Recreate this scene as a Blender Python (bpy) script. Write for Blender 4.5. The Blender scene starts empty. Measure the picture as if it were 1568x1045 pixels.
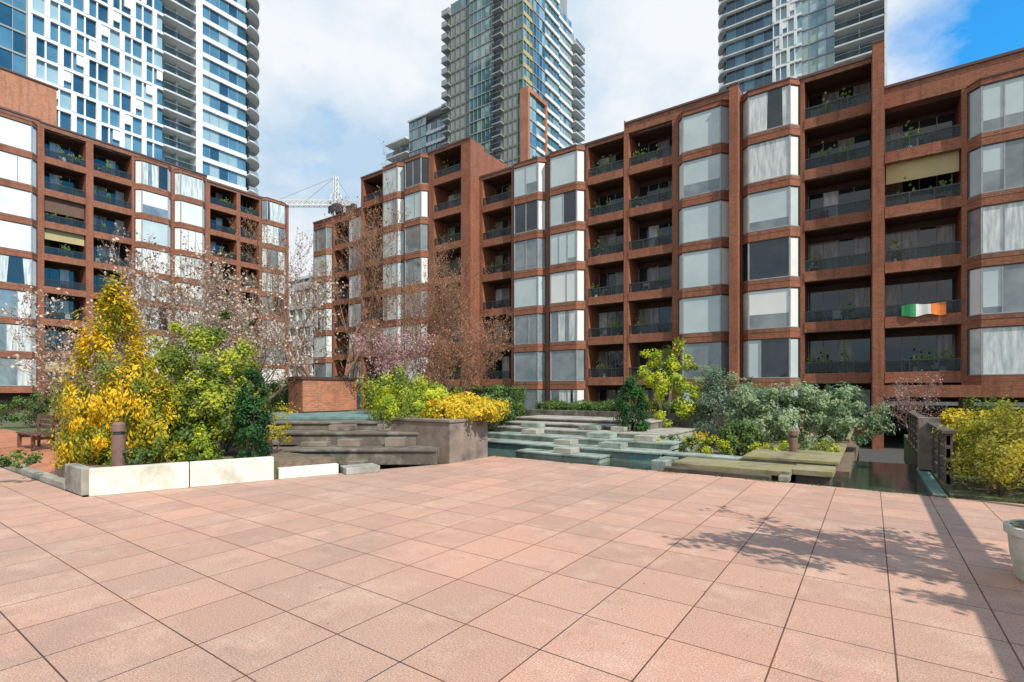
import bpy, math, random
import numpy as np
from mathutils import Vector
R=random.Random(7)
SC=bpy.context.scene
CA,SA=math.cos(math.radians(35.2)),math.sin(math.radians(35.2))
def site(X,D): return (CA*X-SA*D, SA*X+CA*D)

# ---------------------------------------------------------------- materials
def base_mat(name):
    m=bpy.data.materials.new(name); m.use_nodes=True
    return m,m.node_tree,m.node_tree.nodes['Principled BSDF']
def N(nt,t,**k):
    n=nt.nodes.new(t)
    for a,b in k.items(): setattr(n,a,b)
    return n
def mixc(nt,fac,a,b,bt='MIX'):
    n=N(nt,'ShaderNodeMix',data_type='RGBA',blend_type=bt)
    for s,v in ((n.inputs[0],fac),(n.inputs[6],a),(n.inputs[7],b)):
        if isinstance(v,bpy.types.NodeSocket): nt.links.new(v,s)
        elif isinstance(v,(int,float)): s.default_value=v
        else: s.default_value=(*v,1)
    return n.outputs[2]
def ramp(nt,src,a,b):
    n=N(nt,'ShaderNodeMapRange'); n.inputs[1].default_value=a; n.inputs[2].default_value=b
    nt.links.new(src,n.inputs[0]); return n.outputs[0]
def math_(nt,op,a,b,c=None):
    n=N(nt,'ShaderNodeMath',operation=op)
    for s,v in zip(n.inputs,(a,b,c)):
        if v is None: continue
        if isinstance(v,bpy.types.NodeSocket): nt.links.new(v,s)
        else: s.default_value=v
    return n.outputs[0]
def noise_(nt,vec,scale,detail=5,rough=.6):
    n=N(nt,'ShaderNodeTexNoise'); n.inputs['Scale'].default_value=scale
    n.inputs['Detail'].default_value=detail; n.inputs['Roughness'].default_value=rough
    nt.links.new(vec,n.inputs['Vector']); return n.outputs['Fac']
def bump(nt,bs,h,strength,dist):
    b=N(nt,'ShaderNodeBump'); b.inputs['Strength'].default_value=strength; b.inputs['Distance'].default_value=dist
    nt.links.new(h,b.inputs['Height']); nt.links.new(b.outputs[0],bs.inputs['Normal'])
def noisy(name,c1,c2,scale=4,rough=.8,bmp=0,metal=0,coat=0,c3=None,s3=.7,lo=.35,hi=.65):
    m,nt,bs=base_mat(name); tc=N(nt,'ShaderNodeTexCoord').outputs['Object']
    f=noise_(nt,tc,scale); c=mixc(nt,ramp(nt,f,lo,hi),c1,c2)
    if c3: c=mixc(nt,ramp(nt,noise_(nt,tc,s3,6,.7),.5,.68),c,c3)
    nt.links.new(c,bs.inputs['Base Color']); bs.inputs['Roughness'].default_value=rough
    bs.inputs['Metallic'].default_value=metal; bs.inputs['Coat Weight'].default_value=coat
    bs.inputs['Coat Roughness'].default_value=.03
    if bmp: bump(nt,bs,noise_(nt,tc,scale*4),bmp,.02)
    return m
def brickmat(name,c1,c2,mortar,scale=1.0):
    m,nt,bs=base_mat(name); tc=N(nt,'ShaderNodeTexCoord').outputs['Object']
    sp=N(nt,'ShaderNodeSeparateXYZ'); nt.links.new(tc,sp.inputs[0])
    ad=math_(nt,'ADD',sp.outputs[0],sp.outputs[1])
    cb=N(nt,'ShaderNodeCombineXYZ'); nt.links.new(ad,cb.inputs[0]); nt.links.new(sp.outputs[2],cb.inputs[1])
    b=N(nt,'ShaderNodeTexBrick'); nt.links.new(cb.outputs[0],b.inputs['Vector'])
    b.inputs['Color1'].default_value=(*c1,1); b.inputs['Color2'].default_value=(*c2,1); b.inputs['Mortar'].default_value=(*mortar,1)
    b.inputs['Scale'].default_value=1; b.inputs['Mortar Size'].default_value=.010*scale
    b.inputs['Brick Width'].default_value=.22*scale; b.inputs['Row Height'].default_value=.075*scale
    c=mixc(nt,ramp(nt,noise_(nt,tc,.35,6,.7),.42,.75),b.outputs['Color'],tuple(x*.5 for x in c1))
    c=mixc(nt,ramp(nt,noise_(nt,tc,3,4,.8),.45,.7),c,tuple(x*1.25 for x in c2))
    mp=N(nt,'ShaderNodeMapping'); mp.inputs['Scale'].default_value=(3,3,.25); nt.links.new(tc,mp.inputs[0])
    c=mixc(nt,ramp(nt,noise_(nt,mp.outputs[0],1.3,4,.7),.5,.8),c,tuple(x*.5 for x in c2))
    # individual dark and pale bricks
    mp2=N(nt,'ShaderNodeMapping'); mp2.inputs['Scale'].default_value=(4,12,1); nt.links.new(cb.outputs[0],mp2.inputs[0])
    f=noise_(nt,mp2.outputs[0],1.0,3,.9)
    c=mixc(nt,math_(nt,'MULTIPLY',ramp(nt,f,.52,.7),.8),c,tuple(x*.5 for x in c2))
    c=mixc(nt,math_(nt,'MULTIPLY',ramp(nt,f,.46,.3),.5),c,tuple(min(1,x*1.5) for x in c1))
    nt.links.new(c,bs.inputs['Base Color']); bs.inputs['Roughness'].default_value=.85
    bump(nt,bs,b.outputs['Fac'],-.3,.01)
    return m
M={}
M['brick']=brickmat('brick_wall',(.34,.120,.060),(.24,.078,.040),(.30,.16,.10),1.4)
M['brickd']=brickmat('brick_soldier_course',(.15,.062,.04),(.30,.125,.07),(.30,.18,.12),1.2)
M['brick2']=brickmat('brick_orange',(.50,.20,.105),(.42,.15,.075),(.42,.3,.22))
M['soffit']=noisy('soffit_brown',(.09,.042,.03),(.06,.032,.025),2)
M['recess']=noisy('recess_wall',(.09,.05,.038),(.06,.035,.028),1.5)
M['frame']=noisy('window_frame',(.36,.37,.38),(.27,.28,.29),3,.4)
M['coping']=noisy('metal_coping',(.09,.045,.035),(.13,.06,.045),2,.45)
M['rail']=noisy('dark_rail',(.03,.03,.032),(.05,.05,.05),3,.4)
M['blind']=noisy('roller_blind',(.52,.60,.60),(.42,.50,.51),.5,.6,coat=.8)
M['blind2']=noisy('white_blind',(.78,.78,.75),(.66,.69,.67),.6,.6,coat=.7)
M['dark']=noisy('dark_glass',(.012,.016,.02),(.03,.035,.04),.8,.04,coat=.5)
M['midglass']=noisy('grey_glass',(.12,.15,.16),(.24,.27,.28),.9,.05,coat=1)
def curtain(name,c1,c2,coat=.8):
    m,nt,bs=base_mat(name); tc=N(nt,'ShaderNodeTexCoord').outputs['Object']
    sp=N(nt,'ShaderNodeSeparateXYZ'); nt.links.new(tc,sp.inputs[0])
    ad=math_(nt,'ADD',sp.outputs[0],sp.outputs[1]); z=math_(nt,'MULTIPLY',sp.outputs[2],.12)
    cb=N(nt,'ShaderNodeCombineXYZ'); nt.links.new(ad,cb.inputs[0]); nt.links.new(z,cb.inputs[1])
    f=noise_(nt,cb.outputs[0],7,3,.6)
    nt.links.new(mixc(nt,ramp(nt,f,.36,.64),c1,c2),bs.inputs['Base Color'])
    bs.inputs['Roughness'].default_value=.8; bs.inputs['Coat Weight'].default_value=coat; bs.inputs['Coat Roughness'].default_value=.03
    return m
M['curtain']=curtain('sheer_curtain',(.72,.74,.71),(.38,.43,.43))
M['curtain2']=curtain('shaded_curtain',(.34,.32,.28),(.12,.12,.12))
M['white']=noisy('white_panel',(.82,.82,.8),(.72,.73,.72),.5,.6)
M['slabw']=noisy('balcony_slab',(.66,.67,.66),(.55,.57,.57),.5,.7)
M['tgA']=noisy('tower_glass_a',(.07,.17,.22),(.13,.26,.32),.25,.06,metal=.2,coat=1)
M['tgB']=noisy('tower_glass_b',(.02,.055,.08),(.05,.11,.15),.25,.05,metal=.3,coat=1)
M['tgC']=noisy('tower_glass_c',(.26,.40,.44),(.36,.48,.50),.3,.08,coat=1)
M['tgG']=noisy('tower_glass_green',(.05,.13,.11),(.11,.21,.18),.25,.07,metal=.2,coat=1)
M['tgG2']=noisy('tower_glass_green2',(.2,.33,.29),(.30,.41,.35),.25,.1,coat=1)
M['olive']=noisy('olive_panel',(.17,.2,.15),(.24,.27,.2),.4,.5)
M['tan']=noisy('tan_panel',(.50,.40,.18),(.40,.33,.16),.4,.6)
M['greyc']=noisy('grey_concrete',(.33,.35,.35),(.25,.27,.275),.4,.8)
M['clutter_r']=noisy('terracotta_pot',(.35,.12,.07),(.25,.09,.05),5,.8)
m,nt,bs=base_mat('rail_glass'); M['rglass']=m
tr=N(nt,'ShaderNodeBsdfTransparent'); tr.inputs[0].default_value=(.72,.75,.75,1)
mx=N(nt,'ShaderNodeMixShader'); mx.inputs[0].default_value=.26
bs.inputs['Base Color'].default_value=(.05,.065,.07,1); bs.inputs['Roughness'].default_value=.06
nt.links.new(tr.outputs[0],mx.inputs[1]); nt.links.new(bs.outputs[0],mx.inputs[2]); nt.links.new(mx.outputs[0],nt.nodes['Material Output'].inputs[0])
M['conc']=noisy('weathered_concrete',(.40,.38,.33),(.28,.27,.23),3,.85,.3,c3=(.14,.13,.10),s3=1.2)
M['concw']=noisy('pale_concrete',(.72,.69,.60),(.62,.59,.51),3,.85,.2,c3=(.44,.42,.32),s3=1.5)
M['concd']=noisy('wet_dark_concrete',(.085,.072,.058),(.17,.145,.115),2.2,.55,.5,c3=(.30,.27,.22),s3=1.6)
M['concb']=noisy('prow_concrete',(.27,.21,.165),(.18,.145,.12),2.5,.8,.4,c3=(.07,.055,.045),s3=1.1)
M['teal']=noisy('teal_pool_paint',(.17,.29,.27),(.10,.19,.185),3,.7,.3,c3=(.12,.115,.09),s3=1.1)
M['tealp']=noisy('faded_pool_paint',(.34,.41,.35),(.18,.215,.185),2.6,.75,.5,c3=(.10,.09,.07),s3=1.4)
M['moss']=noisy('mossy_slab',(.21,.20,.07),(.30,.24,.16),2.0,.95,.6,c3=(.11,.09,.065),s3=1.5)
M['deckd']=noisy('deck_edge',(.06,.045,.035),(.11,.085,.065),3,.8,.3)
M['soil']=noisy('garden_soil',(.14,.095,.065),(.25,.18,.13),11,1,.9,c3=(.08,.11,.04),s3=.9)
M['lawn']=noisy('lawn_ground',(.06,.10,.03),(.11,.12,.05),3,1,.6,c3=(.14,.10,.07),s3=.5)
M['asph']=noisy('asphalt',(.05,.05,.05),(.07,.068,.065),6,.9,.3)
M['wood']=noisy('brown_wood',(.16,.075,.045),(.1,.05,.03),6,.6)
M['woodd']=noisy('dark_fence_wood',(.07,.055,.045),(.11,.09,.075),6,.85,.3)
M['bronze']=noisy('bronze_metal',(.16,.09,.07),(.22,.13,.10),8,.45)
M['potc']=noisy('pot_concrete',(.6,.58,.52),(.45,.44,.36),5,.85,.3,c3=(.3,.32,.12),s3=2)
m,nt,bs=base_mat('water'); M['water']=m
bs.inputs['Base Color'].default_value=(.035,.045,.035,1); bs.inputs['Roughness'].default_value=.06
tc=N(nt,'ShaderNodeTexCoord').outputs['Object']; bump(nt,bs,noise_(nt,tc,9,3),.15,.02)
def flat(name,c,rough=.7):
    return noisy(name,c,tuple(x*.85 for x in c),5,rough)
M['fgreen']=flat('flag_green',(.02,.27,.09)); M['fwhite']=flat('flag_white',(.75,.75,.72)); M['forange']=flat('flag_orange',(.75,.2,.03))
# plaza tiles
m,nt,bs=base_mat('pink_paving_tiles'); M['tiles']=m
tc=N(nt,'ShaderNodeTexCoord').outputs['Object']
mp=N(nt,'ShaderNodeMapping'); mp.inputs['Location'].default_value=(-.12+60,-.28+60,0); nt.links.new(tc,mp.inputs[0])
b=N(nt,'ShaderNodeTexBrick'); b.offset=0; b.squash=1; nt.links.new(mp.outputs[0],b.inputs['Vector'])
b.inputs['Scale'].default_value=1; b.inputs['Brick Width'].default_value=.6; b.inputs['Row Height'].default_value=.6
b.inputs['Mortar Size'].default_value=.0055; b.inputs['Mortar Smooth'].default_value=.3
b.inputs['Color1'].default_value=(.59,.335,.24,1); b.inputs['Color2'].default_value=(.45,.265,.20,1); b.inputs['Mortar'].default_value=(.12,.05,.035,1)
c=mixc(nt,ramp(nt,noise_(nt,tc,.32,6,.65),.42,.75),b.outputs['Color'],(.42,.29,.225))
c=mixc(nt,ramp(nt,noise_(nt,tc,1.3,7,.75),.5,.8),c,(.66,.44,.33))
c=mixc(nt,ramp(nt,noise_(nt,tc,2.7,7,.75),.56,.85),c,(.34,.195,.145))
gr=math_(nt,'MULTIPLY',ramp(nt,noise_(nt,tc,.5,7,.8),.52,.72),.75)
c=mixc(nt,gr,c,(.29,.225,.18))
# light efflorescence and small round stains
gr2=math_(nt,'MULTIPLY',ramp(nt,noise_(nt,tc,6,4,.8),.62,.74),.45)
c=mixc(nt,gr2,c,(.2,.13,.10))
sp_=mixc(nt,ramp(nt,noise_(nt,tc,90,2,.9),.3,.7),(.42,.40,.39),(1.42,1.42,1.42))
c=mixc(nt,.85,c,sp_,'MULTIPLY')
jc=mixc(nt,ramp(nt,noise_(nt,tc,.9,5,.7),.45,.6),(.17,.05,.028),(.045,.035,.025))
c=mixc(nt,math_(nt,'MULTIPLY',b.outputs['Fac'],.95),c,jc)
nt.links.new(c,bs.inputs['Base Color']); bs.inputs['Roughness'].default_value=.8
hh=math_(nt,'MULTIPLY_ADD',b.outputs['Fac'],-2.0,noise_(nt,tc,90,2)); bump(nt,bs,hh,.5,.006)

def leafmat(name,c1,c2,tl=.4,scale=3):
    m,nt,bs=base_mat(name); tc=N(nt,'ShaderNodeTexCoord').outputs['Object']
    c=mixc(nt,ramp(nt,noise_(nt,tc,scale,4,.8),.3,.7),c1,c2); nt.links.new(c,bs.inputs['Base Color'])
    bs.inputs['Roughness'].default_value=.6
    t=N(nt,'ShaderNodeBsdfTranslucent'); nt.links.new(c,t.inputs[0])
    mx=N(nt,'ShaderNodeMixShader'); mx.inputs[0].default_value=tl
    nt.links.new(bs.outputs[0],mx.inputs[1]); nt.links.new(t.outputs[0],mx.inputs[2]); nt.links.new(mx.outputs[0],nt.nodes['Material Output'].inputs[0])
    return m
L={}
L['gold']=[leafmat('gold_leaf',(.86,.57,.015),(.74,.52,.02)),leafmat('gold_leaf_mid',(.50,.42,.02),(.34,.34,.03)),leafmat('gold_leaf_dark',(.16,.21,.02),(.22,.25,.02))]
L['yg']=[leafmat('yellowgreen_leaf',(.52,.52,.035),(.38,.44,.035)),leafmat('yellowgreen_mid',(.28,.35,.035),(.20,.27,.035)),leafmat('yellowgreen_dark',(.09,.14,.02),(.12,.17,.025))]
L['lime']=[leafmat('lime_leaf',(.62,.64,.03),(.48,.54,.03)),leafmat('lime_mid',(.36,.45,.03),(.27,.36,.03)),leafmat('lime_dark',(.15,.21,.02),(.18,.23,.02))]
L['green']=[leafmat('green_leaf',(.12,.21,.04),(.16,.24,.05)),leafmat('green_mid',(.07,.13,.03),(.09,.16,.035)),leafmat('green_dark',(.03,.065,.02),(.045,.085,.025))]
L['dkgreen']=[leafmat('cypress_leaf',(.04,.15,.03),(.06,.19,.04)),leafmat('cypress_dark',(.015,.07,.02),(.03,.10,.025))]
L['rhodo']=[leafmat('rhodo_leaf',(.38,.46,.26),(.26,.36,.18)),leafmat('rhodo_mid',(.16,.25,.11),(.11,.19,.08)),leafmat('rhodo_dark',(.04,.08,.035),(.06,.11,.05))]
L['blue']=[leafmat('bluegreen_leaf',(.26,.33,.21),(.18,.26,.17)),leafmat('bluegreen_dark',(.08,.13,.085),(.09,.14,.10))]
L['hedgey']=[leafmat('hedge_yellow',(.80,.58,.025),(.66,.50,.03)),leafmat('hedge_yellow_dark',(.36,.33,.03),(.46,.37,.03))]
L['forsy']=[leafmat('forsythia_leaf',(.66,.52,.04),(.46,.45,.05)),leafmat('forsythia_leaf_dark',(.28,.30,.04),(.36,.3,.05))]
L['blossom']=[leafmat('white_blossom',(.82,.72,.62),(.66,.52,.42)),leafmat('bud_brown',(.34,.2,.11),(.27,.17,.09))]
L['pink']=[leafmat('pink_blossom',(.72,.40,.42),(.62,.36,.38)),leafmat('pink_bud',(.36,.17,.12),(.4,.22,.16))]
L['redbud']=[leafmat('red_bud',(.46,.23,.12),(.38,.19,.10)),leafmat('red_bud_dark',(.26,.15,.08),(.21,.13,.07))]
M['bark']=noisy('bark_brown',(.15,.10,.07),(.24,.17,.13),6,.9,.5)
M['barkr']=noisy('bark_reddish',(.28,.15,.095),(.2,.11,.075),5,.9,.4)

# ---------------------------------------------------------------- mesh builder
class MB:
    def __init__(s,name): s.name=name; s.d={}; s.T=lambda a,o,z:(a,o,z)
    def _g(s,m): return s.d.setdefault(m,([],[]))
    def poly(s,m,pts,raw=False):
        v,f=s._g(m); n=len(v)
        for p in pts: v.append(p if raw else s.T(*p))
        f.append(tuple(range(n,n+len(pts))))
    def box(s,m,a0,a1,o0,o1,z0,z1):
        v,f=s._g(m); n=len(v)
        for z in (z0,z1):
            for (a,o) in ((a0,o0),(a1,o0),(a1,o1),(a0,o1)): v.append(s.T(a,o,z))
        for q in ((0,3,2,1),(4,5,6,7),(0,1,5,4),(1,2,6,5),(2,3,7,6),(3,0,4,7)): f.append(tuple(n+i for i in q))
    def prism(s,m,pts,z0,z1):
        v,f=s._g(m); n=len(v); k=len(pts)
        for z in (z0,z1):
            for (a,o) in pts: v.append(s.T(a,o,z))
        f.append(tuple(n+i for i in range(k))); f.append(tuple(n+k+i for i in range(k)))
        for i in range(k):
            j=(i+1)%k; f.append((n+i,n+j,n+k+j,n+k+i))
    def wall(s,m,p,q,th,z0,z1):
        dx,dy=q[0]-p[0],q[1]-p[1]; l=math.hypot(dx,dy); nx,ny=-dy/l*th/2,dx/l*th/2
        s.prism(m,[(p[0]+nx,p[1]+ny),(q[0]+nx,q[1]+ny),(q[0]-nx,q[1]-ny),(p[0]-nx,p[1]-ny)],z0,z1)
    def tube(s,m,p0,p1,r0,r1,n=8,cap=True):
        p0=Vector(p0);p1=Vector(p1); d=(p1-p0).normalized()
        a=d.orthogonal().normalized(); b=d.cross(a); v,f=s._g(m); k=len(v)
        for p,r in ((p0,r0),(p1,r1)):
            for i in range(n):
                t=2*math.pi*i/n; v.append(tuple(p+a*math.cos(t)*r+b*math.sin(t)*r))
        for i in range(n):
            j=(i+1)%n; f.append((k+i,k+j,k+n+j,k+n+i))
        if cap: f.append(tuple(k+n+i for i in range(n))); f.append(tuple(k+i for i in range(n)))
    def build(s,bevel=0):
        import bmesh
        objs=[]
        single=len(s.d)==1
        e=None
        if not single:
            e=bpy.data.objects.new(s.name,None); SC.collection.objects.link(e)
        for m,(v,f) in s.d.items():
            me=bpy.data.meshes.new(s.name+'_'+m); me.from_pydata(v,[],f)
            me.materials.append(M[m]); me.update()
            o=bpy.data.objects.new(s.name if single else M[m].name+'_part',me); SC.collection.objects.link(o)
            bm=bmesh.new(); bm.from_mesh(me); bmesh.ops.recalc_face_normals(bm,faces=bm.faces); bm.to_mesh(me); bm.free()
            if e: o.parent=e
            if bevel:
                bv=o.modifiers.new('bevel','BEVEL'); bv.width=bevel; bv.segments=2; bv.limit_method='ANGLE'
            objs.append(o)
        return e or objs[0]

# ---------------------------------------------------------------- apartment facades
def pane(mb,mats,a,b,z0,z1):
    mb.poly(mats,[(a[0],a[1],z0),(b[0],b[1],z0),(b[0],b[1],z1),(a[0],a[1],z1)])
def post(mb,m,c,w,z0,z1): mb.box(m,c[0]-w,c[0]+w,c[1]-w,c[1]+w,z0,z1)
def baywin(mb,s0,s1,zk,br,bright):
    dep=.48; ch=.42; zb,zt=zk+.08,zk+2.13
    P=[(s0,0),(s0+ch,dep),(s1-ch,dep),(s1,0)]
    i=.07
    Q=[(s0+i,-.02),(s0+ch+i*.3,dep-i),(s1-ch-i*.3,dep-i),(s1-i,-.02)]
    sty=R.random()
    main=R.choice(['blind','blind','blind','blind2','curtain','curtain','curtain','midglass'] if sty<.9 else ['dark','midglass'])
    if bright: main=R.choice(['blind2','blind2','blind2','blind2','curtain','blind','curtain','midglass'])
    side=main if R.random()<.6 else R.choice(['midglass','blind2','curtain','dark'])
    pane(mb,side,Q[0],Q[1],zb,zt); pane(mb,main if R.random()<.6 else 'blind2',Q[2],Q[3],zb,zt)  # right pane whitened more often, painting in sun on that side
    w=Q[2][0]-Q[1][0]; x0=Q[1][0]; o=Q[1][1]
    cuts=[0,1]
    r=R.random()
    if r<.3: cuts=[0,R.choice([.3,.5,.62]),1]
    elif r<.42: cuts=[0,.33,.66,1]
    for a,b in zip(cuts,cuts[1:]):
        mm=main
        if len(cuts)>2 and R.random()<.3: mm=R.choice(['dark','midglass','curtain'])
        xa,xb=x0+w*a,x0+w*b
        if mm in('blind','blind2') and R.random()<.2:
            zc=zb+(zt-zb)*R.uniform(.12,.45)
            pane(mb,'midglass',(xa,o),(xb,o),zb,zc); pane(mb,mm,(xa,o),(xb,o),zc,zt)
        elif mm=='curtain' and R.random()<.35:
            g0=R.uniform(.2,.5)*(xb-xa); g1=g0*R.uniform(.6,1.0); c=(xa+xb)/2+R.uniform(-.3,.3)
            c=min(max(c,xa+g0/2),xb-g0/2)
            mb.poly(mm,[(xa,o,zb),(c-g0/2,o,zb),(c-g1/2,o,zt),(xa,o,zt)])
            mb.poly('dark' if R.random()<.4 else 'midglass',[(c-g0/2,o,zb),(c+g0/2,o,zb),(c+g1/2,o,zt),(c-g1/2,o,zt)])
            mb.poly(mm,[(c+g0/2,o,zb),(xb,o,zb),(xb,o,zt),(c+g1/2,o,zt)])
        else: pane(mb,mm,(xa,o),(xb,o),zb,zt)
        if b<1: post(mb,'frame',(xb,o+.01),.025,zb,zt)
    for q in Q[1:3]: post(mb,'frame',q,.04,zb,zt)
    post(mb,'rail',(Q[0][0]-.02,.0),.025,zb,zt); post(mb,'rail',(Q[3][0]+.02,.0),.025,zb,zt)
    P2=[(s0+.02,-.04),(s0+ch,dep-.03),(s1-ch,dep-.03),(s1-.02,-.04)]
    mb.prism('frame',P2,zb-.05,zb); mb.prism('rail',P2,zt,zt+.05)
    e=.012; PE=[(s0-.001,.02),(s0+ch-e*.4,dep+e),(s1-ch+e*.4,dep+e),(s1+.001,.02)]
    if br:
        mb.prism('brick',P,zt+.05,zk+2.71)
        mb.prism('brickd',PE,zk+2.52,zk+2.70)
    else:
        mb.prism('brick',P,zt+.05,zt+.3); mb.prism('coping',[(s0-.02,0),(s0+ch,dep+.03),(s1-ch,dep+.03),(s1+.02,0)],zt+.3,zt+.37)
def balcony(mb,a,b,zk,H,zlow,zhi):
    mb.box('brick',a,b,-.22,.03,zk-.28,zk+.26)
    mb.box('brickd',a+.001,b-.001,-.1,.04,zk-.275,zk-.14)
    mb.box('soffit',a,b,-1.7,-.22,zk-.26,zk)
    mb.box('rail',a,b,-.1,-.05,zk+.80,zk+.86)
    mb.box('rglass',a+.03,b-.03,-.085,-.07,zk+.3,zk+.80)
    n=3
    for i in range(n+1):
        x=a+.03+(b-a-.06)*i/n; mb.box('rail',x-.02,x+.02,-.11,-.04,zk+.26,zk+.80)
    o=-1.66; zt=zk+2.1
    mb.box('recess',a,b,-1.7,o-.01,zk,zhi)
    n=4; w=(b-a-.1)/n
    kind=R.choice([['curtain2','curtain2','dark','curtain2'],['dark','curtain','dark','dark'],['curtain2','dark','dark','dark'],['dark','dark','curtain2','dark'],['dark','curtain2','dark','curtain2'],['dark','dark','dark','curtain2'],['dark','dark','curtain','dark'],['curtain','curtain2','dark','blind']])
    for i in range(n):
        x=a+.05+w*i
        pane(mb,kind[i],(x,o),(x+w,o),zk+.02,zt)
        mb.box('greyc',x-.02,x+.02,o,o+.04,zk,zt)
    mb.box('soffit',a+.02,b-.02,o,o+.05,zt,zt+.06)
    if R.random()<.06:   # bamboo screen let down
        mb.box('wood' if R.random()<.6 else 'tan',a+.05,b-.05,-.3,-.27,zk+1.0+R.random()*.5,zhi-.01)
    for _ in range(R.randint(1,5)):
        x=R.uniform(a+.3,b-.3); w=R.uniform(.1,.24); m_=R.choice(['soffit','slabw','wood','greyc','clutter_r','rail','white'])
        h=R.uniform(.5,1.1)
        if R.random()<.4:
            mb.box(m_,x-w,x+w,-.9,-.5,zk+.4,zk+.46); mb.box(m_,x-w,x+w,-.95,-.9,zk+.46,zk+.5+h*.5)
            for sx in(-w,w-.03): mb.box(m_,x+sx,x+sx+.03,-.9,-.87,zk,zk+.4); mb.box(m_,x+sx,x+sx+.03,-.54,-.5,zk,zk+.4)
        else:
            mb.prism(m_,[(x+math.cos(t)*w*.7,-.5+math.sin(t)*w*.7) for t in [i*math.pi/4 for i in range(8)]],zk,zk+.5)
            for _ in range(26):
                px,po,pz=x+R.gauss(0,w*1.1),-.4+R.gauss(0,.12),zk+.55+abs(R.gauss(0,.33))
                mb.poly('leafg',[(px,po,pz),(px+.07,po+.02,pz+.05),(px+.02,po,pz+.16),(px-.06,po+.02,pz+.06)])
M['leafg']=L['green'][0]
def segment(mb,s0,s1,bays,slabs,roof,base,bright=False,H=2.7,depth=11):
    ztop=slabs[-1]+2.42 if not bright else slabs[-1]+2.45
    xs=s0
    for (t,a,b) in bays+[('X',s1,s1)]:
        if a-xs>.01: mb.box('brick',xs,a,-1.7,0,base,ztop)
        xs=b
    for (t,a,b) in bays:
        for i,zk in enumerate(slabs):
            last=i==len(slabs)-1
            if t=='W': 
                baywin(mb,a,b,zk,not last,bright)
            else:
                zhi=(slabs[i+1]-.26) if not last else ztop
                balcony(mb,a,b,zk,H,0,zhi)
                if last: mb.box('soffit',a,b,-1.7,-.3,ztop-.12,ztop-.003)
        zk=slabs[0]
        if t=='W':
            mb.prism('brick',[(a,0),(a+.42,.48),(b-.42,.48),(b,0)],zk-.5,zk+.01)
            if zk-.5>base: mb.box('recess',a,b,-.6,-.3,base,zk-.5)
            mb.box('recess',a,b,-.5,-.06,zk-.45,ztop-.05)
        elif zk-.28>base: mb.box('recess',a,b,-1.7,-1.2,base,zk-.28)
    mb.box('brick',s0,s1,-.3,0,ztop,roof)
    mb.box('brickd',s0+.002,s1-.002,-.1,.012,roof-.22,roof-.03)
    mb.box('brickd',s0+.002,s1-.002,-.1,.011,ztop+.01,ztop+.12)
    mb.box('coping',s0-.01,s1+.01,-.36,.07,roof,roof+.13)
    mb.box('brick',s0+.003,s1-.003,-depth,-1.702,base,roof-.35)
    mb.box('brick',s0,s0+.3,-1.7,-.3,ztop,roof); mb.box('brick',s1-.3,s1,-1.7,-.3,ztop,roof)
    mb.box('coping',s0-.01,s0+.3,-depth,-.36,roof-.34,roof-.2)
FR=31.1
mb=MB('brick_apartment_building')
mb.T=lambda s,o,z:(s,FR-o,z)
S6=[-.4+2.7*i for i in range(7)]
SE=[2.3+2.7*i for i in range(5)]
segment(mb,.5,19.2,[('B',.55,3.4),('W',3.6,6.7),('B',6.95,9.75),('W',9.95,13),('B',13.2,16),('W',16.1,19)],SE,16.5,1.9)
segment(mb,-6.05,.05,[('W',-6.0,-3.1),('B',-2.9,0.0)],S6,18.25,-1.2)
segment(mb,-13.0,-6.5,[('B',-12.75,-9.95),('W',-9.6,-6.6)],S6,18.85,-1.2)
segment(mb,-25.0,-13.05,[('B',-24.75,-22.0),('W',-21.85,-18.95),('W',-18.75,-15.85),('B',-15.65,-13.1)],S6,18.3,-1.2)
mb.T=lambda s,o,z:(s,FR-1.1-o,z)
S7=[-.4+2.7*i for i in range(8)]
segment(mb,-38,-25.05,[('B',-37.7,-35.1),('W',-34.9,-32.3),('W',-32.2,-29.5),('B',-28.9,-26.0)],S7,21.0,-1.2,depth=12)
mb.T=lambda s,o,z:(s,FR-o,z)
segment(mb,-47,-38.05,[('W',-46.6,-43.8),('B',-43.5,-41.2),('W',-41,-38.4)],S6,18.9,-1.2)
mb.box('brick',.05,.5,-2,.8,-1.2,18.5); mb.box('coping',.03,.52,-2,.83,18.5,18.6)
mb.box('brick',-6.5,-6.05,-2,.8,1.0,18.7); mb.box('coping',-6.52,-6.03,-2,.83,18.7,18.8)
mb.box('brick',-13.05,-13.0,-2,.05,-1.2,19.1)
mb.box('brick',.5,19.2,-1.0,.5,1.35,1.9)
for x in (3.3,6.8,9.9,13.2,16.4): mb.box('soffit',x,x+.45,-.6,-.1,-1.2,1.35)
mb.box('dark',.5,19.2,-11,-9,-1.2,1.4); mb.box('soffit',.5,19.2,-9,-1.0,1.3,1.9)  # dark block paints in the shade deep in the carport, no glazing there
mb.box('slabw',.7,5.5,-.2,-.12,.95,1.12)
for (x,z,w,h) in ((-9,18.5,.5,.9),(-19,17.95,.7,.7),(-31,20.65,1.1,1.0),(8,16.15,.6,.9),(-3,17.9,.25,1.2)):
    mb.box('greyc',x,x+w,-3.4,-2.6,z,z+h)
mb.build()
fb=MB('irish_flag'); fb.T=lambda s,o,z:(s,FR-o,z)
def flagstrip(m,a,b):
    n=5
    for i in range(n):
        x0=a+(b-a)*i/n;x1=a+(b-a)*(i+1)/n
        w=lambda x:.1+.03*math.sin(x*9); zt=lambda x:5.78+.03*math.sin(x*5)-.02*abs(x-1.9); zb=lambda x:5.22+.05*math.sin(x*6+1)
        fb.poly(m,[(x0,w(x0)+.03,zb(x0)),(x1,w(x1)+.03,zb(x1)),(x1,w(x1)-.05,zt(x1)),(x0,w(x0)-.05,zt(x0))])
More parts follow.
